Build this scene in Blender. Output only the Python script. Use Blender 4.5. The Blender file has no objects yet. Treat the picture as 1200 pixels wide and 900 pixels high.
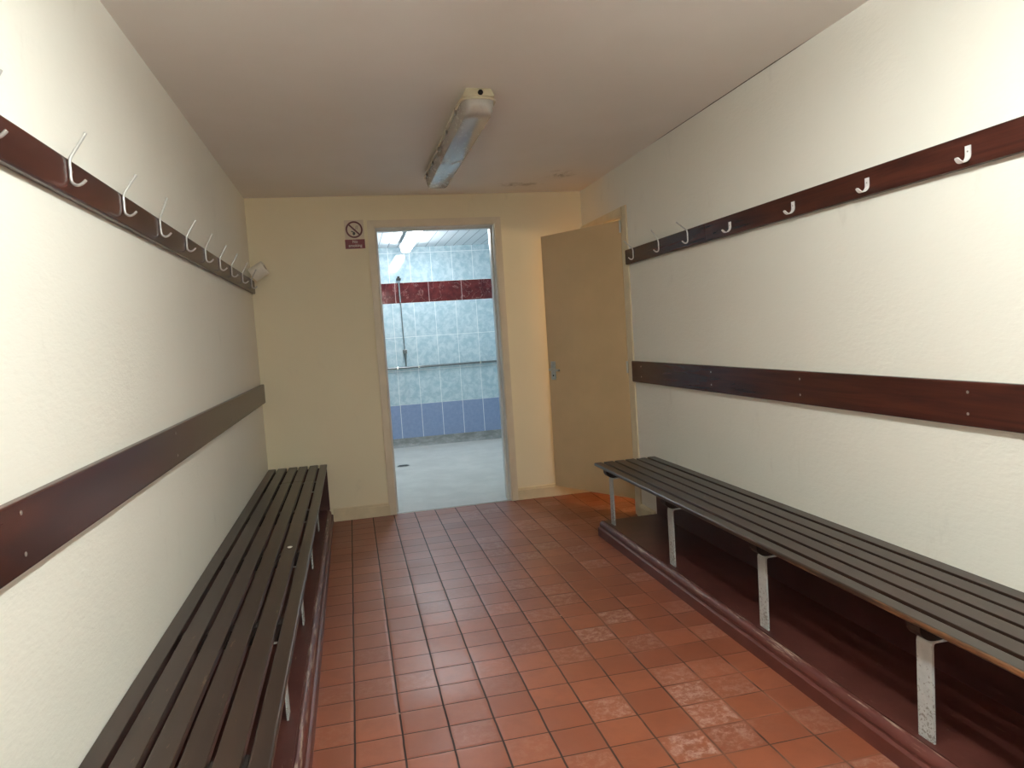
import bpy, bmesh, math, random
from mathutils import Vector, Matrix
random.seed(7)
SC = bpy.context.scene
COL = SC.collection

# ------------------------------------------------------------------ dimensions (metres)
W, H = 2.313, 2.204            # changing room width and ceiling height
Y0 = -7.8                      # rear end of the changing room
SY = 3.139                     # far wall of the shower room
SH = 2.25                      # shower room ceiling
DX0, DX1, DZ = 0.832, 1.650, 1.983      # shower doorway clear opening
RY0, RY1, RZ = -0.745, -0.045, 1.885    # side doorway clear opening (in the right wall)
WT = 0.12                      # wall thickness

# ------------------------------------------------------------------ node helper
class N:
    def __init__(s, name):
        s.m = bpy.data.materials.new(name); s.m.use_nodes = True
        s.t = s.m.node_tree; s.n = s.t.nodes; s.l = s.t.links
        s.b = s.n['Principled BSDF']
        s.tc = s.n.new('ShaderNodeTexCoord')
    def put(s, sock, v):
        if isinstance(v, bpy.types.NodeSocket): s.l.new(v, sock)
        elif isinstance(v, (tuple, list)) and len(v) == 3 and sock.type == 'RGBA': sock.default_value = (*v, 1)
        else: sock.default_value = v
    def op(s, o, a, b=0.0, c=0.0):
        x = s.n.new('ShaderNodeMath'); x.operation = o
        s.put(x.inputs[0], a); s.put(x.inputs[1], b); s.put(x.inputs[2], c)
        return x.outputs[0]
    def xyz(s):
        x = s.n.new('ShaderNodeSeparateXYZ'); s.l.new(s.tc.outputs['Object'], x.inputs[0])
        return x.outputs[0], x.outputs[1], x.outputs[2]
    def vec(s, a, b, c):
        x = s.n.new('ShaderNodeCombineXYZ')
        s.put(x.inputs[0], a); s.put(x.inputs[1], b); s.put(x.inputs[2], c)
        return x.outputs[0]
    def co(s, scale=(1, 1, 1)):
        x = s.n.new('ShaderNodeMapping'); s.l.new(s.tc.outputs['Object'], x.inputs[0])
        x.inputs['Scale'].default_value = scale
        return x.outputs[0]
    def noise(s, scale, detail=2.0, rough=0.5, v=None, out=0, dist=0.0):
        x = s.n.new('ShaderNodeTexNoise'); x.inputs['Scale'].default_value = scale
        x.inputs['Detail'].default_value = detail; x.inputs['Roughness'].default_value = rough
        x.inputs['Distortion'].default_value = dist
        s.l.new(v if v is not None else s.tc.outputs['Object'], x.inputs['Vector'])
        return x.outputs[out]
    def white(s, v):
        x = s.n.new('ShaderNodeTexWhiteNoise'); x.noise_dimensions = '3D'; s.l.new(v, x.inputs['Vector'])
        return x.outputs['Value']
    def ramp(s, f, a, b, lo=0.0, hi=1.0):
        x = s.n.new('ShaderNodeMapRange'); x.interpolation_type = 'SMOOTHSTEP'
        s.put(x.inputs[0], f); x.inputs[1].default_value = a; x.inputs[2].default_value = b
        x.inputs[3].default_value = lo; x.inputs[4].default_value = hi
        return x.outputs[0]
    def mix(s, f, a, b):
        x = s.n.new('ShaderNodeMix'); x.data_type = 'RGBA'
        s.put(x.inputs[0], f); s.put(x.inputs[6], a); s.put(x.inputs[7], b)
        return x.outputs[2]
    def bump(s, h, dist, strength=1.0, normal=None):
        x = s.n.new('ShaderNodeBump'); x.inputs['Strength'].default_value = strength
        x.inputs['Distance'].default_value = dist; s.put(x.inputs['Height'], h)
        if normal is not None: s.l.new(normal, x.inputs['Normal'])
        s.l.new(x.outputs[0], s.b.inputs['Normal'])
        return x.outputs[0]
    def set(s, color=None, rough=None, metal=None, spec=None, coat=None):
        if color is not None: s.put(s.b.inputs['Base Color'], color)
        if rough is not None: s.put(s.b.inputs['Roughness'], rough)
        if metal is not None: s.put(s.b.inputs['Metallic'], metal)
        if spec is not None: s.put(s.b.inputs['Specular IOR Level'], spec)
        if coat is not None: s.put(s.b.inputs['Coat Weight'], coat); s.b.inputs['Coat Roughness'].default_value = .12
        return s.m

def paint_wall(name, col, dirt, stretch=(1, 1, 1), depth=.0016, rough=.6):
    k = N(name)
    v = k.co(stretch)
    fine = k.noise(95, 3, .6, v)
    mid = k.noise(38, 2, .5, v)
    big = k.noise(1.7, 4, .6)
    smudge = k.ramp(k.noise(5.5, 5, .7, k.co((1, 1, .45))), .60, .80, 0, .35)
    c = k.mix(k.ramp(big, .35, .75, 0, .22), col, tuple(a * .9 for a in col))
    c = k.mix(smudge, c, dirt)
    h = k.op('ADD', k.op('MULTIPLY', fine, .6), k.op('MULTIPLY', mid, .6))
    k.bump(h, depth, .55)
    return k.set(c, rough, spec=.35)

def plain(name, col, rough=.5, var=.12, scale=18, metal=0.0, bump=0.0, spec=None, coat=None):
    k = N(name)
    n = k.noise(scale, 4, .6)
    c = k.mix(k.ramp(n, .3, .75), tuple(a * (1 - var) for a in col), tuple(min(1, a * (1 + var * .4)) for a in col))
    if bump: k.bump(k.noise(scale * 4, 3, .6), bump, .5)
    return k.set(c, rough, metal, spec, coat)

def wood(name, col, dark, axis, rough=.22, wear=None, wearamt=0.0, spec=.5):
    # stained / painted timber, grain running along the given axis
    k = N(name)
    s = [28, 28, 28]; s[axis] = 1.6
    g = k.noise(1.0, 5, .62, k.co(tuple(s)), dist=.6)
    c = k.mix(k.ramp(g, .32, .7), dark, col)
    s2 = [4, 4, 4]; s2[axis] = 1.2
    blot = k.noise(1.0, 3, .5, k.co(tuple(s2)))
    c = k.mix(k.ramp(blot, .45, .8, 0, .5), c, dark)
    if wear is not None:
        s3 = [60, 60, 60]; s3[axis] = 9
        sc = k.noise(1.0, 4, .7, k.co(tuple(s3)))
        c = k.mix(k.ramp(sc, .645, .72, 0, wearamt), c, wear)
    k.bump(g, .0003, .35)
    r = rough
    return k.set(c, r, spec=spec)

M = {}
M['wall_side'] = paint_wall('cream_wall_paint', (.85, .82, .735), (.57, .54, .47), (1, .55, 1.2), .0027)
M['wall_back'] = paint_wall('yellow_cream_wall_paint', (.86, .775, .575), (.60, .53, .39), (1, 1, 1), .0016)
M['wall_under'] = plain('maroon_wall_paint', (.055, .016, .013), .38, .25, 9, bump=.001)
M['gloss_cream'] = plain('cream_gloss_paint', (.72, .61, .42), .32, .10, 9)
M['frame_pale'] = plain('pale_frame_paint', (.76, .67, .53), .32, .06, 9)
M['door'] = plain('buff_door_paint', (.64, .455, .255), .30, .07, 3)
M['steel'] = plain('dull_steel', (.55, .55, .52), .33, .15, 60, metal=1.0)
M['alu'] = plain('satin_aluminium', (.60, .59, .57), .32, .10, 90, metal=.55)
M['white_metal'] = plain('white_hook_paint', (.78, .75, .74), .35, .06, 60)
M['dark'] = plain('dark_hole', (.012, .011, .010), .6)
M['screw'] = plain('screw_metal', (.35, .32, .28), .4, .2, 200, metal=.8)
M['rail'] = wood('mahogany_stained_board', (.070, .019, .0125), (.030, .0100, .0078), 1, .23, None, 0, .20)
M['slat'] = wood('brown_painted_slat', (.032, .0165, .0110), (.023, .0120, .0085), 1, .33, (.22, .13, .08), .45, .52)
M['bearer'] = plain('dark_bearer_wood', (.020, .013, .010), .5, .2, 20)
M['plinth'] = None
M['cream_plastic'] = plain('aged_cream_plastic', (.66, .60, .44), .4, .12, 14)
M['paper'] = plain('white_paper', (.84, .80, .72), .8, .06, 30, bump=.0005)
M['lamp_body'] = plain('white_lamp_body', (.8, .8, .8), .4, .05)

def slat_front_mat():
    k = N('brown_slat_with_worn_front_edge')
    g = k.noise(1.0, 5, .62, k.co((28, 1.6, 28)), dist=.6)
    c = k.mix(k.ramp(g, .32, .7), (.020, .0125, .0095), (.027, .0165, .0120))
    x, y, z = k.xyz()
    sc = k.noise(1.0, 4, .7, k.co((60, 9, 60)))
    c = k.mix(k.ramp(sc, .66, .74, 0, .3), c, (.20, .12, .07))
    n2 = k.noise(1.0, 4, .65, k.co((30, 3.0, 30)))
    geo = k.n.new('ShaderNodeNewGeometry')
    sx = k.n.new('ShaderNodeSeparateXYZ'); k.l.new(geo.outputs['Normal'], sx.inputs[0])
    side = k.ramp(k.op('ABSOLUTE', sx.outputs[0]), .25, .75)       # the rounded front arris only
    w = k.op('MULTIPLY', side, k.op('MULTIPLY', k.ramp(n2, .42, .62, .05, .9), k.ramp(y, .9, 2.0, 1, .08)))
    c = k.mix(w, c, (.25, .105, .040))
    k.bump(g, .0006, .35)
    return k.set(c, .30, spec=.8)
M['slat_front'] = slat_front_mat()

def plinth_mat():
    k = N('oxide_red_floor_paint')
    n = k.noise(7, 5, .65)
    c = k.mix(k.ramp(n, .3, .75), (.066, .019, .0145), (.098, .029, .0225))
    s = k.noise(1, 5, .75, k.co((70, 10, 70)))
    c = k.mix(k.ramp(s, .62, .74, 0, .6), c, (.36, .26, .20))
    k.bump(k.noise(60, 3, .6), .0007, .4)
    return k.set(c, .36)
M['plinth'] = plinth_mat()

def nosing_mat():
    k = N('oxide_red_gloss_with_rubbed_edge')
    n = k.noise(7, 5, .65)
    c = k.mix(k.ramp(n, .3, .75), (.085, .023, .018), (.120, .034, .026))
    s = k.noise(1, 4, .7, k.co((90, 7, 90)))
    x, y, z = k.xyz()
    w = k.op('MULTIPLY', k.ramp(s, .52, .66, 0, .75), k.ramp(z, .066, .08))
    c = k.mix(w, c, (.42, .31, .24))
    return k.set(c, .42)
M['nosing'] = nosing_mat()

def strap_mat():
    k = N('grey_painted_chipped_steel')
    x, y, z = k.xyz()
    n = k.noise(120, 4, .7); b = k.noise(22, 3, .6)
    thr = k.op('ADD', k.op('MULTIPLY', n, .75), k.op('MULTIPLY', b, .25))
    thr = k.op('ADD', thr, k.op('MULTIPLY', k.ramp(z, .0, .27), -.085))
    chip = k.ramp(thr, .500, .565)
    c = k.mix(k.ramp(b, .3, .7), (.42, .435, .425), (.52, .535, .52))
    c = k.mix(chip, c, (.24, .22, .20))
    k.bump(thr, .0006, .5)
    return k.set(c, .5, spec=.5)
M['strap'] = strap_mat()

def quarry_tiles():
    k = N('red_quarry_tiles')
    x, y, z = k.xyz()
    px, py, x0, y0 = .1441, .1342, .5185, -2.039
    wob = k.op('MULTIPLY', k.op('SUBTRACT', k.noise(9, 2, .5), .5), .0045)
    u = k.op('DIVIDE', k.op('ADD', k.op('SUBTRACT', x, x0), wob), px)
    v = k.op('DIVIDE', k.op('ADD', k.op('SUBTRACT', y, y0), wob), py)
    iu, iv = k.op('FLOOR', u), k.op('FLOOR', v)
    fu, fv = k.op('SUBTRACT', u, iu), k.op('SUBTRACT', v, iv)
    du = k.op('MULTIPLY', k.op('MINIMUM', fu, k.op('SUBTRACT', 1.0, fu)), px)
    dv = k.op('MULTIPLY', k.op('MINIMUM', fv, k.op('SUBTRACT', 1.0, fv)), py)
    d = k.op('MINIMUM', k.op('SUBTRACT', du, .0010), dv)
    joint = k.ramp(d, .0012, .0028, 1, 0)
    edge = k.ramp(d, .001, .012, 0, 1)
    idv = k.vec(iu, iv, 3.3)
    r1 = k.white(idv); r2 = k.white(k.vec(iu, iv, 9.1))
    base = k.mix(r1, (.225, .063, .030), (.305, .090, .043))
    base = k.mix(k.ramp(k.noise(14, 5, .65), .35, .75, 0, .55), base, (.20, .062, .032))
    # lime bloom and scuffs, mostly on the trodden right-hand half
    bloom = k.noise(34, 6, .78, dist=.3)
    area = k.noise(2.1, 2, .5)
    right = k.op('MULTIPLY', k.ramp(x, 1.0, 1.55, .15, 1.0), k.ramp(y, -2.6, -1.2, 1.0, .55))
    amt = k.op('MULTIPLY', k.ramp(bloom, .42, .66), k.ramp(k.op('ADD', k.op('MULTIPLY', r2, .75), k.op('MULTIPLY', area, .55)), .70, .98))
    amt = k.op('MULTIPLY', k.op('MULTIPLY', amt, right), edge)
    base = k.mix(k.op('MULTIPLY', amt, .60), base, (.62, .42, .35))
    haze = k.ramp(k.noise(6, 5, .7), .45, .8, 0, .15)
    base = k.mix(haze, base, (.33, .165, .13))
    # joints: dark on the left, smeared with mortar further right
    gmix = k.op('MULTIPLY', k.ramp(x, 1.05, 1.7), k.ramp(k.noise(5, 3, .6), .35, .6))
    grout = k.mix(gmix, (.028, .014, .011), (.20, .085, .05))
    light = k.ramp(k.noise(11, 2, .5), .70, .76)
    grout = k.mix(light, grout, (.50, .36, .27))
    c = k.mix(joint, base, grout)
    hgt = k.op('ADD', k.op('MULTIPLY', edge, 1.0), k.op('MULTIPLY', k.noise(45, 4, .6), .35))
    k.bump(hgt, .0009, .5)
    rr = k.op('ADD', k.ramp(k.noise(3, 2, .5), .3, .75, .35, .45), k.op('MULTIPLY', joint, .3))
    return k.set(c, rr, spec=.5)
M['tiles'] = quarry_tiles()

def shower_tiles():
    k = N('shower_wall_tiles')
    x, y, z = k.xyz()
    def grid(px, x0, pz, z0, hw):
        u = k.op('DIVIDE', k.op('SUBTRACT', x, x0), px); fu = k.op('SUBTRACT', u, k.op('FLOOR', u))
        du = k.op('MULTIPLY', k.op('MINIMUM', fu, k.op('SUBTRACT', 1.0, fu)), px)
        v = k.op('DIVIDE', k.op('SUBTRACT', z, z0), pz); fv = k.op('SUBTRACT', v, k.op('FLOOR', v))
        dv = k.op('MULTIPLY', k.op('MINIMUM', fv, k.op('SUBTRACT', 1.0, fv)), pz)
        return k.ramp(k.op('MINIMUM', du, dv), hw * .6, hw * 1.4, 1, 0), k.white(k.vec(k.op('FLOOR', u), k.op('FLOOR', v), 1.7))
    gl, rl = grid(.2385, 1.1025, .3838, .4765, .0026)
    gu, ru = grid(.2385, 1.0920, .331, 1.8545, .0026)
    gr, _r = grid(.377, 1.144, 5.0, 0.3, .0026)
    gb, rb = grid(.2385, 1.1045, 5.0, .0, .0026)
    mott = k.noise(15, 5, .66, dist=.4)
    light = k.mix(k.ramp(mott, .36, .66), (.37, .51, .58), (.56, .665, .71))
    blue = k.mix(k.ramp(k.noise(30, 4, .6), .3, .7), (.22, .29, .46), (.26, .33, .50))
    vein = k.noise(4.5, 4, .6, dist=1.2)
    vv = k.ramp(k.op('ABSOLUTE', k.op('SUBTRACT', vein, .5)), .003, .012, 1, 0)
    red = k.mix(k.ramp(k.noise(16, 4, .6), .3, .75), (.060, .008, .011), (.125, .020, .022))
    red = k.mix(k.op('MULTIPLY', vv, .32), red, (.45, .26, .25))
    gcol = (.86, .88, .88)
    L = k.mix(gl, light, gcol); U = k.mix(gu, light, gcol)
    Rr = k.mix(gr, red, (.42, .30, .30)); B = k.mix(gb, blue, gcol)
    z1 = k.op('GREATER_THAN', z, .4765); z2 = k.op('GREATER_THAN', z, 1.627); z3 = k.op('GREATER_THAN', z, 1.8545)
    c = k.mix(z3, k.mix(z2, k.mix(z1, B, L), Rr), U)
    g = k.op('ADD', k.op('ADD', k.op('MULTIPLY', k.op('SUBTRACT', 1.0, z1), gb), k.op('MULTIPLY', k.op('MULTIPLY', z1, k.op('SUBTRACT', 1.0, z2)), gl)), k.op('MULTIPLY', z3, gu))
    hgt = k.op('ADD', k.op('MULTIPLY', k.op('SUBTRACT', 1.0, g), .5), k.op('MULTIPLY', k.noise(7, 1, .5), .8))
    k.bump(hgt, .0012, .5)
    return k.set(c, .07, spec=.5)
M['shower_tile'] = shower_tiles()

def pvc_boards():
    k = N('white_ceiling_boards')
    x, y, z = k.xyz()
    u = k.op('DIVIDE', k.op('SUBTRACT', x, .99), .106); fu = k.op('SUBTRACT', u, k.op('FLOOR', u))
    du = k.op('MULTIPLY', k.op('MINIMUM', fu, k.op('SUBTRACT', 1.0, fu)), .106)
    g = k.ramp(du, .002, .0055, 1, 0)
    c = k.mix(g, (.74, .77, .80), (.18, .20, .24))
    k.bump(k.op('SUBTRACT', 1.0, g), .004, .8)
    return k.set(c, .28)
M['pvc'] = pvc_boards()

def shower_floor():
    k = N('grey_safety_flooring')
    n = k.noise(3.5, 5, .65); f = k.noise(160, 2, .6)
    c = k.mix(k.ramp(n, .3, .75), (.49, .48, .45), (.60, .585, .55))
    c = k.mix(k.ramp(f, .55, .7, 0, .25), c, (.22, .24, .25))
    k.bump(f, .0006, .4)
    return k.set(c, .42)
M['safety'] = shower_floor()
def cove():
    k = N('grimy_grey_coving')
    n = k.noise(9, 5, .7, k.co((1, 1, 2.5)))
    c = k.mix(k.ramp(n, .35, .7), (.17, .175, .17), (.32, .33, .32))
    return k.set(c, .5)
M['cove'] = cove()

def ceiling_mat():
    k = N('stained_ceiling_paint')
    big = k.noise(1.4, 4, .6)
    c = k.mix(k.ramp(big, .35, .75), (.87, .835, .80), (.91, .875, .845))
    x, y, z = k.xyz()
    def spot(cx, cy, rx, ry):
        a = k.op('DIVIDE', k.op('SUBTRACT', x, cx), rx); b = k.op('DIVIDE', k.op('SUBTRACT', y, cy), ry)
        return k.op('SQRT', k.op('ADD', k.op('MULTIPLY', a, a), k.op('MULTIPLY', b, b)))
    d = k.op('MINIMUM', spot(2.0, -.57, .13, .16), spot(1.80, -.27, .20, .10))
    st = k.op('MULTIPLY', k.ramp(d, .25, 1.0, 1, 0), k.ramp(k.noise(13, 5, .7, dist=.5), .42, .64))
    c = k.mix(k.op('MULTIPLY', st, .55), c, (.22, .19, .15))
    crack = k.op('MULTIPLY', k.op('GREATER_THAN', k.op('ADD', x, k.op('MULTIPLY', k.noise(6, 3, .6), .010)), W - .001), k.op('MULTIPLY', k.ramp(y, -2.75, -2.5), k.ramp(y, -1.5, -1.2, 1, 0)))
    c = k.mix(crack, c, (.07, .06, .05))
    k.bump(k.noise(70, 3, .6), .0005, .5)
    return k.set(c, .55, spec=.3)
M['ceiling'] = ceiling_mat()

def diffuser_mat():
    k = N('unlit_grey_acrylic')
    n = k.noise(55, 5, .75, k.co((1, .5, 1)))
    b = k.noise(6, 3, .6)
    sp = k.ramp(k.op('ADD', k.op('MULTIPLY', n, .7), k.op('MULTIPLY', b, .35)), .54, .62)
    c = k.mix(k.op('MULTIPLY', sp, .6), (.44, .415, .385), (.22, .19, .175))
    r = k.op('ADD', .13, k.op('MULTIPLY', sp, .3))
    return k.set(c, r, spec=1.0)
M['acrylic'] = diffuser_mat()

def emit(name, col, strength):
    k = N(name)
    k.b.inputs['Base Color'].default_value = (.9, .9, .9, 1)
    k.b.inputs['Emission Color'].default_value = (*col, 1)
    k.b.inputs['Emission Strength'].default_value = strength
    return k.m
M['lit_main'] = emit('lit_fluorescent_tube', (.93, 1.0, .97), 108.0)
M['rear_fill'] = emit('added_rear_fill_tube', (.93, 1.0, .97), 146.0)  # glow of the added fill lamp behind the camera
M['lit_shower'] = emit('lit_cool_fluorescent_diffuser', (.91, .965, 1.0), 50.0)
M['lit_warm'] = emit('lit_warm_bulkhead', (1.0, .70, .38), 84.0)

# ------------------------------------------------------------------ geometry helpers
def box(bm, x0, x1, y0, y1, z0, z1, bev=0.0, seg=2):
    r = bmesh.ops.create_cube(bm, size=1.0)
    vs = r['verts']
    for v in vs:
        v.co = Vector(((x0 + x1) / 2 + v.co.x * (x1 - x0), (y0 + y1) / 2 + v.co.y * (y1 - y0), (z0 + z1) / 2 + v.co.z * (z1 - z0)))
    if bev:
        es = list({e for v in vs for e in v.link_edges})
        bmesh.ops.bevel(bm, geom=es, offset=bev, segments=seg, profile=.5, affect='EDGES', clamp_overlap=True)

def prism(bm, prof, axis, a, b, shear=None):
    """closed profile (list of 2-D points) extruded along an axis. axis 0: (y,z), 1: (x,z), 2: (x,y).
    shear(p) gives (da, db): mitre offsets of both ends per profile point"""
    def P(p, t):
        if axis == 0: return (t, p[0], p[1])
        if axis == 1: return (p[0], t, p[1])
        return (p[0], p[1], t)
    va, vb = [], []
    for p in prof:
        da, db = shear(p) if shear else (0, 0)
        va.append(bm.verts.new(P(p, a + da))); vb.append(bm.verts.new(P(p, b + db)))
    n = len(prof)
    for i in range(n):
        j = (i + 1) % n
        bm.faces.new((va[i], va[j], vb[j], vb[i]))
    bm.faces.new(va[::-1]); bm.faces.new(vb)

def tube(bm, pts, r, seg=10, taper=None):
    pts = [Vector(p) for p in pts]
    rings = []
    up = None
    for i, p in enumerate(pts):
        d = (pts[min(i + 1, len(pts) - 1)] - pts[max(i - 1, 0)]).normalized()
        if up is None:
            up = Vector((0, 1, 0)) if abs(d.y) < .9 else Vector((1, 0, 0))
        s = d.cross(up).normalized(); u = s.cross(d).normalized(); up = u
        rr = r if taper is None else taper[i]
        rings.append([bm.verts.new(p + s * rr * math.cos(2 * math.pi * k / seg) + u * rr * math.sin(2 * math.pi * k / seg)) for k in range(seg)])
    for a, b in zip(rings, rings[1:]):
        for k in range(seg):
            bm.faces.new((a[k], a[(k + 1) % seg], b[(k + 1) % seg], b[k]))
    bm.faces.new(rings[0][::-1]); bm.faces.new(rings[-1])

def smooth_path(pts, n=6):
    pts = [Vector(p) for p in pts]; out = []
    for i in range(len(pts) - 1):
        p0, p1, p2, p3 = pts[max(i - 1, 0)], pts[i], pts[i + 1], pts[min(i + 2, len(pts) - 1)]
        for k in range(n):
            t = k / n
            out.append(.5 * ((2 * p1) + (p2 - p0) * t + (2 * p0 - 5 * p1 + 4 * p2 - p3) * t * t + (3 * p1 - p0 - 3 * p2 + p3) * t ** 3))
    out.append(pts[-1]); return out

def cyl(bm, c, axis, r, h, seg=24, bev=0.0):
    c = Vector(c); d = Vector(axis).normalized()
    pts = [c - d * h / 2, c + d * h / 2]
    if bev:
        tube(bm, [c - d * h / 2, c - d * (h / 2 - bev), c + d * (h / 2 - bev), c + d * h / 2], r, seg, [r - bev, r, r, r - bev])
    else: tube(bm, pts, r, seg)

def obj(name, bm, mat, parent=None, loc=(0, 0, 0), smooth=False, label=None):
    """one mesh object; bm is in world coordinates, loc is where its origin is put"""
    bmesh.ops.recalc_face_normals(bm, faces=bm.faces)
    me = bpy.data.meshes.new(name)
    L = Vector(loc)
    if parent is not None: L = parent['_at'] if '_at' in parent else (0, 0, 0); L = Vector(L)
    bm.transform(Matrix.Translation(-L))
    bm.to_mesh(me); bm.free()
    me.materials.append(mat)
    if smooth:
        me.polygons.foreach_set('use_smooth', [True] * len(me.polygons))
        try: me.set_sharp_from_angle(angle=math.radians(38))
        except Exception: pass
    o = bpy.data.objects.new(name, me); COL.objects.link(o)
    if parent is not None:
        o.parent = parent; o['_at'] = tuple(L)
    else:
        o.location = loc; o['_at'] = tuple(loc)
    if label: o['label'] = label
    return o

def thing(name, loc, label, cat, group=None):
    o = bpy.data.objects.new(name, None); COL.objects.link(o); o.location = loc; o['_at'] = tuple(loc)
    o.empty_display_size = .1
    return tag(o, label, cat, group)
def tag(o, label, cat, group=None, kind=None):
    o['label'] = label; o['category'] = cat
    if group: o['group'] = group
    if kind: o['kind'] = kind
    return o
def struct(name, bm, mat, label, cat, smooth=False):
    return tag(obj(name, bm, mat, smooth=smooth), label, cat, kind='structure')
def B(): return bmesh.new()

# ------------------------------------------------------------------ shell of the changing room
bm = B(); box(bm, 0, W, Y0, 0.0, -.06, 0); struct('floor', bm, M['tiles'], 'red quarry tiled floor of the changing room', 'floor')
bm = B(); box(bm, 0, W, Y0, 0, H, H + .08); struct('ceiling', bm, M['ceiling'], 'plain painted ceiling over the changing room', 'ceiling')
bm = B(); box(bm, -WT, 0, Y0, WT, -.06, H + .08); struct('wall_left', bm, M['wall_side'], 'pale cream textured wall on the left, behind the left bench', 'wall')
# right wall with the side doorway
bm = B()
box(bm, W, W + WT, Y0, RY0 - .03, -.06, H + .08)
box(bm, W, W + WT, RY1 + .03, WT, -.06, H + .08)
box(bm, W, W + WT, RY0 - .03, RY1 + .03, RZ + .03, H + .08)
struct('wall_right', bm, M['wall_side'], 'pale cream textured wall on the right, behind the right bench', 'wall')
# end wall with the shower doorway
bm = B()
box(bm, 0, DX0 - .025, 0, WT, -.06, SH + .1)
box(bm, DX1 + .025, W, 0, WT, -.06, SH + .1)
box(bm, DX0 - .025, DX1 + .025, 0, WT, DZ + .025, SH + .1)
struct('wall_back', bm, M['wall_back'], 'yellowish cream end wall around the shower doorway', 'wall')
bm = B(); box(bm, -WT, W + WT, Y0 - WT, Y0, -.06, H + .08); struct('wall_rear', bm, M['wall_side'], 'cream wall at the rear of the changing room', 'wall')

# maroon painted wall boards below the seats
def board(name, x0, x1, y0, y1, z0, z1, label):
    bm = B(); box(bm, x0, x1, y0, y1, z0, z1, .002); struct(name, bm, M['wall_under'], label, 'wall board')
board('trim_1', .001, .012, Y0, -.012, .085, .380, 'dark maroon painted board under the left bench, along the wall')
board('trim_2', .012, .380, -.012, -.001, .085, .380, 'dark maroon painted board closing the far end of the left bench')
board('trim_3', W - .012, W - .001, Y0, -1.10, .085, .352, 'dark maroon painted board under the right bench, along the wall')

# skirting
def skirt_prof(t, h, sgn, base):
    q = [(0, 0), (t, 0), (t, h * .80), (t * .72, h * .84), (t * .72, h * .90), (t * .45, h * .985), (t * .2, h), (0, h)]
    return [(base + sgn * a, b) for a, b in q]
SK = .088
bm = B(); prism(bm, skirt_prof(.018, SK, -1, 0), 0, .40, DX0 - .048)
struct('baseboard_back', bm, M['gloss_cream'], 'cream skirting board left of the shower doorway', 'skirting board')
bm = B(); prism(bm, skirt_prof(.018, SK, -1, 0), 0, DX1 + .055, W)
struct('baseboard_end', bm, M['gloss_cream'], 'cream skirting board right of the shower doorway, behind the open door', 'skirting board')
bm = B(); prism(bm, skirt_prof(.018, SK, -1, W), 1, -1.06, RY0 - .11)
struct('baseboard_right', bm, M['gloss_cream'], 'short cream skirting between the side door frame and the right bench step', 'skirting board')

# shower doorway: lining and mitred architrave
AW, AT = .050, .018
def archi_frame(parent_name, mat, label):
    t = thing(parent_name, ((DX0 + DX1) / 2, 0, 0), label, 'door frame'); t['kind'] = 'structure'
    x0, x1, z1 = DX0 - .004, DX1 + .006, DZ + .004
    # left leg, right leg, head with mitred corners (hairline joints)
    bm = B(); prism(bm, [(x0, -AT + .003), (x0 - .006, -AT), (x0 - AW, -AT + .004), (x0 - AW, 0), (x0, 0)], 2, 0, z1, lambda p: (0, (x0 - p[0]) - .0006)); obj('architrave', bm, mat, t)
    bm = B(); prism(bm, [(x1, -AT + .003), (x1 + .006, -AT), (x1 + AW, -AT + .004), (x1 + AW, 0), (x1, 0)], 2, 0, z1, lambda p: (0, (p[0] - x1) - .0006)); obj('architrave', bm, mat, t)
    bm = B(); prism(bm, [(-AT + .003, z1), (-AT, z1 + .006), (-AT + .004, z1 + AW), (0, z1 + AW), (0, z1)], 0, x0, x1, lambda p: (-(p[1] - z1) + .0006, (p[1] - z1) - .0006)); obj('architrave', bm, mat, t)
    bm = B()
    box(bm, DX0 - .025, DX0, 0, WT + .012, 0, DZ + .025, .001)
    box(bm, DX1, DX1 + .025, 0, WT + .012, 0, DZ + .025, .001)
    box(bm, DX0, DX1, 0, WT + .012, DZ, DZ + .025, .001)
    # door stop
    box(bm, DX1 - .012, DX1, .055, WT, 0, DZ, .001); box(bm, DX0, DX0 + .012, .055, WT, 0, DZ, .001); box(bm, DX0 + .012, DX1 - .012, .055, WT, DZ - .012, DZ, .001)
    obj('door_lining', bm, M['shower_frame'], t)
    return t
M['shower_frame'] = plain('white_lining_paint', (.72, .70, .66), .28, .06, 9)
archi_frame('trim_4', M['frame_pale'], 'pale painted frame around the open doorway to the shower room')
bm = B(); prism(bm, [(-.004, .0), (.004, .006), (.028, .006), (.036, 0)], 0, DX0 + .0005, DX1 - .0005)
struct('trim_5', bm, M['alu'], 'thin pale metal threshold strip across the shower doorway', 'threshold strip')

# side doorway frame (right wall)
t = thing('trim_6', (W, RY0, 0), 'cream painted frame of the side doorway in the right wall', 'door frame'); t['kind'] = 'structure'
ya, yb, zc = RY0 - .042, RY1 + .02, RZ + .008
RW = .055
bm = B(); prism(bm, [(W - .009, ya), (W - .012, ya - .006), (W - .009, ya - RW - .010), (W, ya - RW - .010), (W, ya)], 2, 0, zc + RW); obj('architrave', bm, M['gloss_cream'], t)
bm = B(); prism(bm, [(W - AT + .004, zc), (W - AT, zc + .008), (W - AT + .005, zc + RW), (W, zc + RW), (W, zc)], 1, ya + .0005, -.002); obj('architrave', bm, M['gloss_cream'], t)
bm = B()
box(bm, W - .003, W + WT, RY0 - .03, RY0, 0, RZ + .03, .001)
box(bm, W - .003, W + WT, RY1, RY1 + .03, 0, RZ + .03, .001)
box(bm, W - .003, W + WT, RY0, RY1, RZ, RZ + .03, .001)
obj('door_lining', bm, M['gloss_cream'], t)

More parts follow.
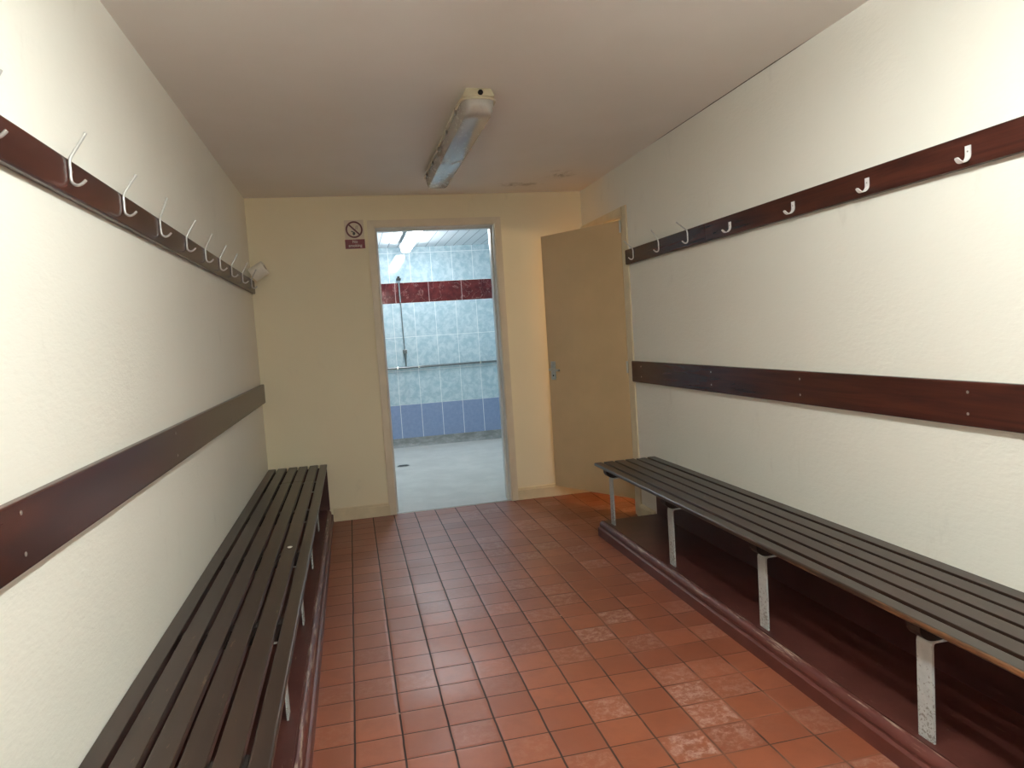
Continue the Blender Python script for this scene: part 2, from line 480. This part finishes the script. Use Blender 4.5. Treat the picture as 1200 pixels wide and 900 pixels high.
# ------------------------------------------------------------------ open side door
hx, hy = W - .006, -.752                 # hinge edge
fx, fy = 1.962, -.120                    # free edge
L = math.hypot(fx - hx, fy - hy)
door = thing('door_1', (hx, hy, 0.0), 'buff painted flush side door standing open by the right wall', 'door'); door['kind'] = 'structure'
DZ0, DZ1, DT = .098, 1.872, .035
ang = math.atan2(fy - hy, fx - hx)
def dobj(name, bm, mat, parent=None, smooth=False):
    # built with x along the leaf from the hinge, y = towards the room face (negative), then turned into place
    bm.transform(Matrix.Translation((hx, hy, 0)) @ Matrix.Rotation(ang, 4, 'Z'))
    return obj(name, bm, mat, parent or door, smooth=smooth)
bm = B(); box(bm, 0, L, -DT, 0, DZ0, DZ1, .0025); leaf = dobj('leaf', bm, M['door'])
# which local y side faces the camera: the leaf runs to -x,+y so its left side (local +y) faces the room
fs = 1
bm = B(); box(bm, L - .075, L - .030, 0.0002, .007, .865, .995, .003); plate = dobj('handle_plate', bm, M['steel'])
bm = B()
cyl(bm, (L - .052, .022, .938), (0, 1, 0), .0085, .040, 16)
tube(bm, smooth_path([(L - .052, .040, .938), (L - .065, .046, .938), (L - .095, .047, .937), (L - .150, .044, .934)], 4), .0075, 12)
dobj('handle_lever', bm, M['steel'], smooth=True)
bm = B(); cyl(bm, (L - .052, .0075, .895), (0, 1, 0), .006, .002, 14); dobj('keyhole', bm, M['dark'])
for zz in (DZ1 - .02, .95, .24):
    bm = B(); cyl(bm, (-.001, .006, zz - .02 if zz > 1.5 else zz), (0, 0, 1), .0065, .075, 12)
    dobj('hinge', bm, M['steel'], smooth=True)

# ------------------------------------------------------------------ plinths (raised painted steps under the benches)
def plinth(name, s, x0, y1, label):
    # s = +1: step on the left wall growing to +x; -1: on the right wall
    wall = 0.0 if s > 0 else W
    X = lambda d: wall + s * d
    D = .397 if s > 0 else .385
    t = thing(name, (X(D / 2), (Y0 + y1) / 2, 0), label, 'step')
    h = .084
    ya_ = Y0 + .002
    prof = [(D - .03, 0), (D, 0), (D, .047), (D - .003, .050), (D - .011, .0515), (D - .0125, .0555)]
    for k in range(7):
        a = math.pi * (.0 + .5 * k / 6)
        prof.append((D - .0335 + .0225 * math.cos(a), .058 + (h + .001 - .058) * math.sin(a)))
    prof += [(D - .0335, h + .001), (D - .036, h - .003), (D - .040, h - .003)]
    prof.append((D - .040, 0))
    bm = B(); prism(bm, [(X(a), b) for a, b in prof[1:]], 1, ya_, y1)
    obj('nosing_moulding', bm, M['nosing'], t, smooth=True)
    bm = B(); box(bm, min(X(.001), X(D - .0402)), max(X(.001), X(D - .0402)), ya_, y1, 0.0, h)
    obj('step_top', bm, M['plinth'], t)
    return t
plinth('bench_step', 1, 0, -.001, 'low oxide red painted step under the left bench')
plinth('bench_step', -1, 0, -1.100, 'low oxide red painted step under the right bench')

# ------------------------------------------------------------------ slatted benches
SL = [(.003, .050), (.0645, .1205), (.1350, .1885), (.2015, .2560), (.2700, .3245), (.3385, .3845)]
def bench(s, top, y1, legs, label, joints):
    wall = 0.0 if s > 0 else W
    X = lambda d: wall + s * d
    y0 = Y0 + .06
    t = thing('slatted_bench', (X(.19), (y0 + y1) / 2, .084), label, 'bench')
    th = .018
    for i, (a, b) in enumerate(SL):
        bm = B()
        x0, x1 = sorted((X(a), X(b)))
        dz = random.uniform(-.0008, .0008)
        spans = [(y0, y1 + random.uniform(-.006, 0))]
        if i in joints: spans = [(y0, joints[i] - .001), (joints[i] + .001, spans[0][1])]
        for (p, q) in spans:
            box(bm, x0, x1, p, q, top - th + dz, top + dz, .0055 if i == 5 else .0022, 3)
        o = obj('slat', bm, M['slat_front'] if (i == 5 and s < 0) else M['slat'], t)
    for yl in legs:
        zt = top - th - .0012; zb = zt - .052
        # bearer: crosspiece with a rounded front end
        prof = [(.03, zt), (.362, zt)]
        for k in range(1, 7):
            a = math.pi / 2 * k / 6
            prof.append((.318 + .044 * math.cos(a), zt - .014 - (.038) * math.sin(a)))
        prof.append((.03, zb))
        bm = B(); prism(bm, [(X(a), b) for a, b in prof], 1, yl - .024, yl + .024); obj('bearer', bm, M['bearer'], t)
        # front strap leg bent over at the top
        wv = .026
        path = [(.326, .0845), (.326, zb - .016), (.3245, zb - .008), (.319, zb - .0035), (.310, zb - .003), (.262, zb - .003)]
        def strap(path):
            bm = B(); T = .003
            n = len(path); inner, outer = [], []
            for i in range(n):
                p = Vector(path[i]); d = (Vector(path[min(i + 1, n - 1)]) - Vector(path[max(i - 1, 0)])).normalized()
                nn = Vector((-d.y, d.x)) * T
                inner.append(p + nn); outer.append(p - nn)
            loop = inner + outer[::-1]
            prism(bm, [(X(v.x), v.y) for v in loop], 1, yl - wv, yl + wv)
            return bm
        obj('leg', strap(path), M['strap'], t, smooth=False)
    return t
legsR = [-1.205, -1.975, -2.730, -3.478, -4.23, -4.98, -5.73]
legsL = [-.53, -1.278, -2.02, -2.772, -3.52, -4.27, -5.02, -5.77]
bench(1, .4042, -.008, legsL, 'long dark brown slatted bench along the left wall, running to the end wall', {2: -.565, 3: -.56, 4: -.56})
bench(-1, .4292, -1.0885, legsR, 'long dark brown slatted bench along the right wall, with worn front edge and grey legs', {})

# small white chip lying on the left bench
bm = B(); bmesh.ops.create_icosphere(bm, subdivisions=2, radius=1)
for v in bm.verts:
    v.co = Vector((.298 + v.co.x * .010 * (1 + .15 * math.sin(5 * v.co.y)), -2.025 + v.co.y * .014, .4075 + v.co.z * .0028))
tag(obj('paint_chip', bm, M['paper'], loc=(.298, -2.025, .404), smooth=True), 'small white paint chip lying on the left bench', 'paint chip')

# ------------------------------------------------------------------ wall boards behind the sitters
def backboard(s, z0, z1, t_, y0, y1, label, screws):
    wall = 0.0 if s > 0 else W
    r = thing('back_rail', (wall, (y0 + y1) / 2, z0), label, 'wall board')
    x0, x1 = sorted((wall + s * .0008, wall + s * t_))
    bm = B(); box(bm, x0, x1, y0, y1, z0, z1, .005, 3); obj('board', bm, M['rail'], r)
    for (y, z) in screws:
        bm = B(); cyl(bm, (wall + s * (t_ + .0003), y, z), (1, 0, 0), .0045, .0016, 14, .0005); obj('screw', bm, M['screw'], r)
    return r
backboard(1, .8544, .9796, .0227, Y0 + .3, -.002, 'dark mahogany stained back board on the left wall above the bench',
          [(y, z) for y in (-.35, -1.4, -2.5, -3.625, -4.7) for z in (.885, .958)])
backboard(-1, .8633, .9925, .022, Y0 + .3, -.853, 'dark mahogany stained back board on the right wall above the bench',
          [(y, z) for y in (-1.0, -1.85, -2.55, -3.323, -4.4) for z in (.900, .962)])

# ------------------------------------------------------------------ coat rails with hooks
def wire_hook(bm, X, y, out, ztop, lean=0.0):
    p = [(out, ztop), (.0065 + (out - .0065) * .4, 1.666 + (ztop - 1.666) * .4), (.0062, 1.666), (.0035, 1.654), (.0035, 1.636), (.0035, 1.618), (.0065, 1.6085), (.0150, 1.6035), (.0245, 1.6060), (.0345, 1.6150)]
    pts = [(X(a), y + lean * (b - 1.655) / .06, b) for a, b in p]
    pts = [pts[0], pts[1]] + smooth_path(pts[2:], 4)
    n = len(pts)
    tube(bm, pts, .0036, 10, [.0036] + [.0036] * (n - 2) + [.0034])
def plate_hook(bm, X, y):
    wv = .0092
    path = smooth_path([(.0014, 1.642), (.0014, 1.630), (.0016, 1.616), (.005, 1.6065), (.014, 1.5990), (.024, 1.5965), (.033, 1.6005), (.041, 1.609)], 4)
    T = .0013; n = len(path); rows = []
    for i in range(n):
        p = path[i]; d = (path[min(i + 1, n - 1)] - path[max(i - 1, 0)]).normalized(); nn = Vector((-d.y, d.x)) * T
        k = wv * (1 - .45 * max(0, (i - n * .72) / (n * .28)) ** 2) if i < n - 1 else wv * .45
        rows.append([bm.verts.new((X((p + s_ * nn).x), y + q * k, (p + s_ * nn).y)) for s_, q in ((1, -1), (1, 1), (-1, 1), (-1, -1))])
    for a, b in zip(rows, rows[1:]):
        for k in range(4): bm.faces.new((a[k], a[(k + 1) % 4], b[(k + 1) % 4], b[k]))
    bm.faces.new(rows[0][::-1]); bm.faces.new(rows[-1])
def coat_rail(s, z0, z1, t_, y0, y1, label, wires, plates, joint=None):
    wall = 0.0 if s > 0 else W
    r = thing('coat_rail', (wall, (y0 + y1) / 2, z0), label, 'coat rail')
    x0, x1 = sorted((wall + s * .0008, wall + s * t_))
    bm = B()
    if joint is None: box(bm, x0, x1, y0, y1, z0, z1, .0045, 3)
    else:
        box(bm, x0, x1, y0, joint - .0006, z0, z1, .0045, 3); box(bm, x0, x1, joint + .0006, y1, z0, z1, .0045, 3)
    obj('board', bm, M['rail'], r)
    X = lambda d: wall + s * (t_ + d)
    for (y, out, zt, lean) in wires:
        bm = B(); wire_hook(bm, X, y, out, zt, lean); h = obj('coat_hook', bm, M['alu'], r, smooth=True, label='bent aluminium wire hat and coat hook')
        bm = B(); cyl(bm, (X(.0068), y, 1.634), (1, 0, 0), .003, .0016, 12); o = obj('screw', bm, M['screw'], h)
    for y in plates:
        bm = B(); plate_hook(bm, X, y); h = obj('coat_hook', bm, M['white_metal'], r, smooth=False, label='small white flat strip coat hook')
        bm = B(); cyl(bm, (X(.0030), y, 1.6265), (1, 0, 0), .0024, .001, 12); obj('screw', bm, M['screw'], h)
    return r
LW = [(-.18, .036, 1.722, 0), (-.575, .037, 1.722, .004), (-.97, .038, 1.724, .006), (-1.317, .038, 1.722, .004), (-1.675, .038, 1.724, 0), (-2.04, .040, 1.722, .008),
      (-2.432, .033, 1.728, -.004), (-2.82, .040, 1.716, .004), (-3.209, .041, 1.720, .004), (-3.592, .036, 1.717, 0), (-3.98, .038, 1.72, 0), (-4.37, .038, 1.72, 0), (-4.76, .038, 1.72, 0)]
RW_ = [(-.983, .058, 1.714, 0), (-1.343, .044, 1.722, 0), (-1.686, .062, 1.708, 0)]
coat_rail(1, 1.5790, 1.6650, .0200, Y0 + .3, -.002, 'mahogany stained coat rail on the left wall with a long row of wire hooks', LW, [])
coat_rail(-1, 1.5856, 1.6733, .0240, Y0 + .3, -.8454, 'mahogany stained coat rail on the right wall with wire and flat white hooks', RW_, [-2.088, -2.552, -2.952, -3.343, -3.74, -4.13], -1.856)

# white paper roll hung over the last hook of the left rail
rd = Vector((.86, -.10, .50)).normalized()
rc = Vector((.066, -.118, 1.715))
roll = thing('paper_roll', tuple(rc), 'small white paper roll hung on the farthest hook of the left coat rail', 'paper roll')
bm = B()
seg = 28
side = rd.cross(Vector((0, 0, 1))).normalized(); upv = side.cross(rd).normalized()
R1, R2, hl = .047, .017, .048
ringspec = [(-hl, R2), (-hl, R1 - .003), (-hl + .003, R1), (hl - .003, R1), (hl, R1 - .003), (hl, R2)]
rings = [[bm.verts.new(rc + rd * a + side * r_ * math.cos(2 * math.pi * k / seg) + upv * r_ * math.sin(2 * math.pi * k / seg)) for k in range(seg)] for a, r_ in ringspec]
for i in range(len(rings)):
    a, b = rings[i], rings[(i + 1) % len(rings)]
    for k in range(seg): bm.faces.new((a[k], a[(k + 1) % seg], b[(k + 1) % seg], b[k]))
obj('paper', bm, M['paper'], roll, smooth=True)
M['card'] = plain('brown_card', (.30, .22, .14), .8)
bm = B()
rings = [[bm.verts.new(rc + rd * a + side * r_ * math.cos(2 * math.pi * k / seg) + upv * r_ * math.sin(2 * math.pi * k / seg)) for k in range(seg)] for a, r_ in ((-hl, .0168), (hl, .0168), (hl, .0155), (-hl, .0155))]
for i in range(4):
    a, b = rings[i], rings[(i + 1) % 4]
    for k in range(seg): bm.faces.new((a[k], a[(k + 1) % seg], b[(k + 1) % seg], b[k]))
obj('cardboard_core', bm, M['card'], roll, smooth=True)

# ------------------------------------------------------------------ ceiling fittings (fluorescent battens)
def loft(bm, sections):
    rings = [[bm.verts.new(p) for p in s] for s in sections]
    n = len(rings[0])
    for a, b in zip(rings, rings[1:]):
        for k in range(n): bm.faces.new((a[k], a[(k + 1) % n], b[(k + 1) % n], b[k]))
    bm.faces.new(rings[0][::-1]); bm.faces.new(rings[-1])
def batten(cx, y0, y1, zc, label, dif_mat, body_mat, lit=False, group=None, clips=True, k=1.0):
    f = thing('batten_light', (cx, (y0 + y1) / 2, zc), label, 'ceiling light', group)
    zr = zc - .044; K = k
    bm = B()                                    # trapezoid channel fixed to the ceiling
    def sec(y, e):
        return [(cx - .052 * K, y + e * .010, zc - .0005), (cx - .066 * K, y, zr + .0085), (cx + .066 * K, y, zr + .0085), (cx + .052 * K, y + e * .010, zc - .0005)]
    loft(bm, [sec(y0 - .004, 1), sec(y1 + .004, -1)])
    bmesh.ops.bevel(bm, geom=bm.edges[:], offset=.004, segments=2, profile=.5, affect='EDGES')
    ho = obj('housing', bm, body_mat, f, smooth=True)
    bm = B()                                    # rounded flange that carries the diffuser
    ends = [(0, .30), (.0015, .45), (.005, .60), (.011, .74), (.020, .86), (.032, .945), (.046, .985), (.062, 1.0)]
    def fsec(y, kx):
        w = .0775 * K * kx
        return [(cx - w + .003, y, zr + .010), (cx - w, y, zr + .007), (cx - w, y, zr), (cx + w, y, zr), (cx + w, y, zr + .007), (cx + w - .003, y, zr + .010)]
    loft(bm, [fsec(y0 + a, b) for a, b in ends] + [fsec(y1 - a, b) for a, b in ends[::-1]])
    obj('rim', bm, body_mat, f, smooth=True)
    def dsec(y, kx, kz):
        d = .060 * kz
        pr = [(-.0695, 0), (-.0680, -.22), (-.0625, -.62), (-.0560, -.90), (-.0450, -1.0), (.0450, -1.0), (.0560, -.90), (.0625, -.62), (.0680, -.22), (.0695, 0)]
        return [(cx + a * kx * K, y, zr - .0002 + b * d) for a, b in pr]
    bm = B(); secs = []
    for a, b in ends:
        secs.append((y0 + .003 + a, b * .985, min(1.0, .12 + .88 * math.sqrt(max(0, 1 - (1 - min(1, a / .062)) ** 2)))))
    ss = secs + [(y0 + y1 - a, b, c) for a, b, c in secs[::-1]]
    loft(bm, [dsec(*q) for q in ss])
    obj('diffuser', bm, dif_mat, f, smooth=True)
    for e, yy in ((-1, y0), (1, y1)):
        bm = B(); cyl(bm, (cx + .006, yy + e * .0015, zc - .021), (0, 1, 0), .0105, .012, 20, .001); o = obj('cable_plug', bm, M['dark'], f)
    if clips:
        for k in range(5):
            yy = y0 + .16 + k * (y1 - y0 - .32) / 4
            for e in (-1, 1):
                bm = B(); x0, x1 = sorted((cx + e * .0700, cx + e * .0775))
                box(bm, x0, x1, yy - .010, yy + .010, zr - .016, zr + .012, .0015); obj('clip', bm, M['screw'], f)
    return f
batten(1.184, -2.118, -.648, H, 'unlit dusty fluorescent batten on the ceiling of the changing room', M['acrylic'], M['cream_plastic'])
def tube_batten(cx, y0, y1, zc, label, tube_mat):
    f = thing('batten_light', (cx, (y0 + y1) / 2, zc), label, 'ceiling light')
    bm = B(); box(bm, cx - .030, cx + .030, y0, y1, zc - .045, zc - .0005, .004); obj('housing', bm, M['lamp_body'], f)
    for dx in (-.036, .036):
        bm = B(); cyl(bm, (cx + dx, (y0 + y1) / 2, zc - .088), (0, 1, 0), .0130, y1 - y0 - .05, 16); obj('tube', bm, tube_mat, f, smooth=True)
        for yy in (y0 + .012, y1 - .012):
            bm = B(); box(bm, cx + dx - .016, cx + dx + .016, yy - .0125, yy + .0125, zc - .106, zc - .045, .004); obj('socket', bm, M['lamp_body'], f)
    return f
tube_batten(1.15, -4.93, -3.42, H, 'lit twin tube fluorescent batten on the changing room ceiling, nearest the unlit one', M['lit_main'])
tube_batten(1.15, -7.15, -5.64, H, 'added unseen twin tube fill light at the rear of the changing room ceiling', M['rear_fill'])  # added lamp, out of view: flattens the light falloff along the room
batten(1.262, 1.30, 2.80, SH, 'brightly lit fluorescent batten on the shower room ceiling', M['lit_shower'], M['lamp_body'], clips=False, k=.78)

# ------------------------------------------------------------------ no smoking sign on the end wall
sg = thing('no_smoking_sign', (.69, -.002, 1.852), 'small red and white no smoking sign left of the shower doorway', 'sign')
M['sign_white'] = plain('pale_sign_face', (.70, .60, .48), .35, .03)
M['sign_red'] = plain('sign_red', (.20, .012, .022), .35, .05)
M['sign_ring'] = plain('sign_dark_red', (.115, .012, .016), .35, .05)
M['sign_black'] = plain('sign_black', (.02, .017, .016), .4)
M['sign_text'] = plain('sign_text_white', (.72, .62, .58), .4, .02)
bm = B(); box(bm, .6265, .7545, -.0025, -.0004, 1.9155, 2.0435, .0006); obj('picture_panel', bm, M['sign_white'], sg)
bm = B(); box(bm, .6240, .7555, -.0030, -.0004, 1.8520, 1.9140, .0006); obj('text_panel', bm, M['sign_red'], sg)
cxs, czs = .690, 1.9795
bm = B()
ro, ri, n = .0565, .0455, 48
va = []
for (r_, yy) in ((ro, -.0027), (ro, -.0036), (ri, -.0036), (ri, -.0027)):
    va.append([bm.verts.new((cxs + r_ * math.cos(2 * math.pi * k / n), yy, czs + r_ * math.sin(2 * math.pi * k / n))) for k in range(n)])
for i in range(4):
    a, b = va[i], va[(i + 1) % 4]
    for k in range(n): bm.faces.new((a[k], a[(k + 1) % n], b[(k + 1) % n], b[k]))
def bar(bm, x0, z0, x1, z1, w, ya, yb):
    d = Vector((x1 - x0, z1 - z0)).normalized(); q = Vector((-d.y, d.x)) * w / 2
    pr = [(x0 + q.x, z0 + q.y), (x1 + q.x, z1 + q.y), (x1 - q.x, z1 - q.y), (x0 - q.x, z0 - q.y)]
    prism(bm, pr, 1, ya, yb)
bar(bm, cxs - .0345, czs + .0345, cxs + .0345, czs - .0345, .0105, -.0038, -.0028)
obj('prohibition_ring', bm, M['sign_ring'], sg)
bm = B()                                   # cigarette held in a hand, and its smoke
bar(bm, cxs - .020, czs - .010, cxs + .003, czs - .021, .0065, -.0034, -.0026)
prism(bm, [(cxs - .010, czs - .021), (cxs + .001, czs - .015), (cxs + .007, czs - .023), (cxs + .004, czs - .034), (cxs - .006, czs - .038), (cxs - .013, czs - .030)], 1, -.0033, -.0025)
obj('cigarette_pictogram', bm, M['sign_black'], sg)
bm = B()
for dx in (0, .010):
    pts = smooth_path([(cxs + .008 + dx, -.0029, czs + .002), (cxs + .013 + dx, -.0029, czs + .010), (cxs + .012 + dx, -.0029, czs + .018), (cxs + .018 + dx, -.0029, czs + .026)], 5)
    tube(bm, pts, .0011, 6)
obj('smoke_pictogram', bm, M['sign_ring'], sg)
def text(body, size, x, y, z, mat, parent, rot=(math.pi / 2, 0, 0), name='lettering'):
    cu = bpy.data.curves.new(name, 'FONT'); cu.body = body; cu.size = size; cu.align_x = 'CENTER'; cu.align_y = 'CENTER'; cu.extrude = .0003; cu.offset = .0003
    tmp = bpy.data.objects.new(name + '_src', cu); COL.objects.link(tmp)
    bpy.context.view_layer.update()
    me = bpy.data.meshes.new_from_object(tmp.evaluated_get(bpy.context.evaluated_depsgraph_get()))
    bpy.data.objects.remove(tmp); bpy.data.curves.remove(cu)
    me.name = name; me.materials.clear(); me.materials.append(mat)
    o = bpy.data.objects.new(name, me); COL.objects.link(o)
    me.transform(Matrix.Translation(Vector((x, y, z)) - Vector(parent['_at'])) @ Matrix.Rotation(rot[0], 4, 'X'))
    o.parent = parent; return o
text('No', .027, .690, -.0034, 1.898, M['sign_text'], sg)
text('smoking', .027, .690, -.0034, 1.872, M['sign_text'], sg)

# ------------------------------------------------------------------ shower room beyond
SX0, SX1 = -.25, 2.62
bm = B(); box(bm, SX0, SX1, WT, SY, -.06, 0); box(bm, DX0, DX1, 0.0, WT, -.06, 0); struct('floor_shower', bm, M['safety'], 'grey safety floor of the shower room', 'floor')
bm = B(); box(bm, SX0, SX1, WT, SY, SH, SH + .08); struct('ceiling_shower', bm, M['pvc'], 'white boarded ceiling of the shower room', 'ceiling')
bm = B(); box(bm, SX0, SX1, SY, SY + WT, -.06, SH + .08); struct('wall_shower', bm, M['shower_tile'], 'tiled far wall of the shower room with a dark red band', 'wall')
M['shower_side'] = plain('pale_blue_side_wall', (.42, .60, .68), .2, .15, 12)
bm = B(); box(bm, SX0 - WT, SX0, WT, SY + WT, -.06, SH + .08); struct('wall_shower_left', bm, M['shower_side'], 'left side wall of the shower room', 'wall')
bm = B(); box(bm, SX1, SX1 + WT, WT, SY + WT, -.06, SH + .08); struct('wall_shower_right', bm, M['shower_side'], 'right side wall of the shower room', 'wall')
bm = B()                                   # coved skirting
pr = [(SY, 0), (SY - .045, 0), (SY - .040, .004), (SY - .022, .020), (SY - .010, .045), (SY - .006, .096), (SY, .098)]
prism(bm, pr, 0, SX0, SX1); struct('baseboard_shower', bm, M['cove'], 'grimy grey coved skirting along the shower room wall', 'skirting board', smooth=True)

# pipework on the far tiled wall
M['pipe'] = plain('dull_grey_pipe', (.20, .22, .225), .3, .15, 30, metal=.6)
M['chrome'] = plain('chrome', (.75, .77, .78), .15, .05, 30, metal=1.0)
pp = thing('water_pipe', (1.5, SY, .896), 'thin grey water pipe running level along the tiled shower wall', 'pipe')
bm = B(); cyl(bm, ((SX0 + SX1) / 2, SY - .030, .900), (1, 0, 0), .0125, SX1 - SX0 - .004, 14); obj('pipe', bm, M['pipe'], pp, smooth=True)
for x in (.45, 1.105, 1.345, 2.055):
    bm = B(); box(bm, x - .010, x + .010, SY - .045, SY - .0005, .885, .915, .003); obj('pipe_clip', bm, M['chrome'], pp)
rp = thing('shower_riser', (1.2, SY, .915), 'slim upright shower riser pipe with a valve on the tiled wall', 'shower pipe')
bm = B(); tube(bm, [(1.203, SY - .030, .914), (1.203, SY - .030, .985), (1.201, SY - .030, 1.045), (1.201, SY - .030, 1.060)], .01, 12, [.007, .008, .016, .016]); obj('valve_tail', bm, M['pipe'], rp, smooth=True)
bm = B(); box(bm, 1.178, 1.224, SY - .055, SY - .001, 1.060, 1.105, .005); obj('valve', bm, M['pipe'], rp)
bm = B(); tube(bm, [(1.201, SY - .030, 1.105), (1.201, SY - .03, 1.13), (1.197, SY - .026, 1.30), (1.194, SY - .022, 1.55), (1.196, SY - .022, 1.60), (1.190, SY - .024, 1.64)], .005, 10); obj('lower_pipe', bm, M['pipe'], rp, smooth=True)
bm = B(); tube(bm, [(1.190, SY - .024, 1.64), (1.190, SY - .024, 1.905)], .008, 12); obj('upper_pipe', bm, M['chrome'], rp, smooth=True)
bm = B(); box(bm, 1.166, 1.214, SY - .05, SY - .001, 1.880, 1.905, .004); cyl(bm, (1.190, SY - .03, 1.912), (0, 0, 1), .014, .03, 12, .003); obj('pipe_bracket', bm, M['dark'], rp)

# floor drain
dr = thing('floor_drain', (1.012, 1.905, 0), 'small dark drain grating in the grey shower floor', 'drain')
bm = B(); cyl(bm, (1.012, 1.905, .0015), (0, 0, 1), .062, .003, 32, .001); obj('rim', bm, M['steel'], dr, smooth=True)
for k in range(5):
    bm = B(); hw = math.sqrt(max(0, .052 ** 2 - ((k - 2) * .019) ** 2)); box(bm, 1.012 - hw, 1.012 + hw, 1.905 + (k - 2) * .019 - .005, 1.905 + (k - 2) * .019 + .005, .0031, .0036); obj('slot', bm, M['dark'], dr)

# ------------------------------------------------------------------ lobby behind the side door
LX0, LX1, LY0, LY1, LH = W + WT, 3.55, -1.5, .12, 2.2
bm = B(); box(bm, LX0, LX1, LY0, LY1, -.06, 0); box(bm, W, LX0, RY0, RY1, -.06, 0); struct('floor_lobby', bm, M['tiles'], 'red tiled floor of the lobby behind the side door', 'floor')
bm = B(); box(bm, LX0, LX1, LY0, LY1, LH, LH + .08); struct('ceiling_lobby', bm, M['ceiling'], 'ceiling of the lobby behind the side door', 'ceiling')
bm = B(); box(bm, LX1, LX1 + WT, LY0, LY1, -.06, LH + .08); struct('wall_lobby', bm, M['wall_back'], 'far wall of the lobby behind the side door', 'wall')
bm = B(); box(bm, LX0, LX1, LY0 - WT, LY0, -.06, LH + .08); struct('wall_lobby_near', bm, M['wall_back'], 'near end wall of the lobby behind the side door', 'wall')
bm = B(); box(bm, LX0, LX1 + WT, LY1, LY1 + WT, -.06, LH + .08); struct('wall_lobby_end', bm, M['wall_back'], 'far end wall of the lobby behind the side door', 'wall')
bl = thing('wall_lamp', (LX1, -.55, 1.75), 'warm round bulkhead light on the lobby wall behind the side door', 'wall light')
bm = B(); cyl(bm, (LX1 - .0125, -.55, 1.75), (1, 0, 0), .13, .024, 32, .004); obj('base', bm, M['lamp_body'], bl, smooth=True)
bm = B(); bmesh.ops.create_uvsphere(bm, u_segments=24, v_segments=12, radius=1)
for v in bm.verts: v.co = Vector((LX1 - .040 + v.co.x * .018, -.55 + v.co.y * .115, 1.75 + v.co.z * .115))
obj('glass', bm, M['lit_warm'], bl, smooth=True)

# ------------------------------------------------------------------ world, camera, colour management
w = bpy.data.worlds.new('World'); SC.world = w; w.use_nodes = True
w.node_tree.nodes['Background'].inputs[0].default_value = (.02, .02, .02, 1)
cam = bpy.data.cameras.new('camera'); co = bpy.data.objects.new('camera', cam); COL.objects.link(co)
r = Vector((0.97285073, -0.22215419, -0.06487667)); u = Vector((0.07896606, 0.05512872, 0.99535179)); fwd = Vector((0.217545, 0.97345177, -0.07117465))
m = Matrix.Identity(4)
for i in range(3):
    m[i][0] = r[i]; m[i][1] = u[i]; m[i][2] = -fwd[i]
m[0][3], m[1][3], m[2][3] = .59806, -5.0, 1.21235
co.matrix_world = m
cam.sensor_fit = 'HORIZONTAL'; cam.sensor_width = 36; cam.lens = 835 / 1200 * 36; cam.clip_start = .02
SC.camera = co
for o in SC.objects:
    if '_at' in o: del o['_at']
vs = SC.view_settings
vs.view_transform = 'Standard'; vs.look = 'None'; vs.exposure = 0.0; vs.gamma = 1.0; vs.use_curve_mapping = False
SC.cycles.max_bounces = 10; SC.cycles.diffuse_bounces = 6; SC.cycles.glossy_bounces = 4
SC.cycles.sample_clamp_indirect = 6.0
SC.cycles.use_denoising = True
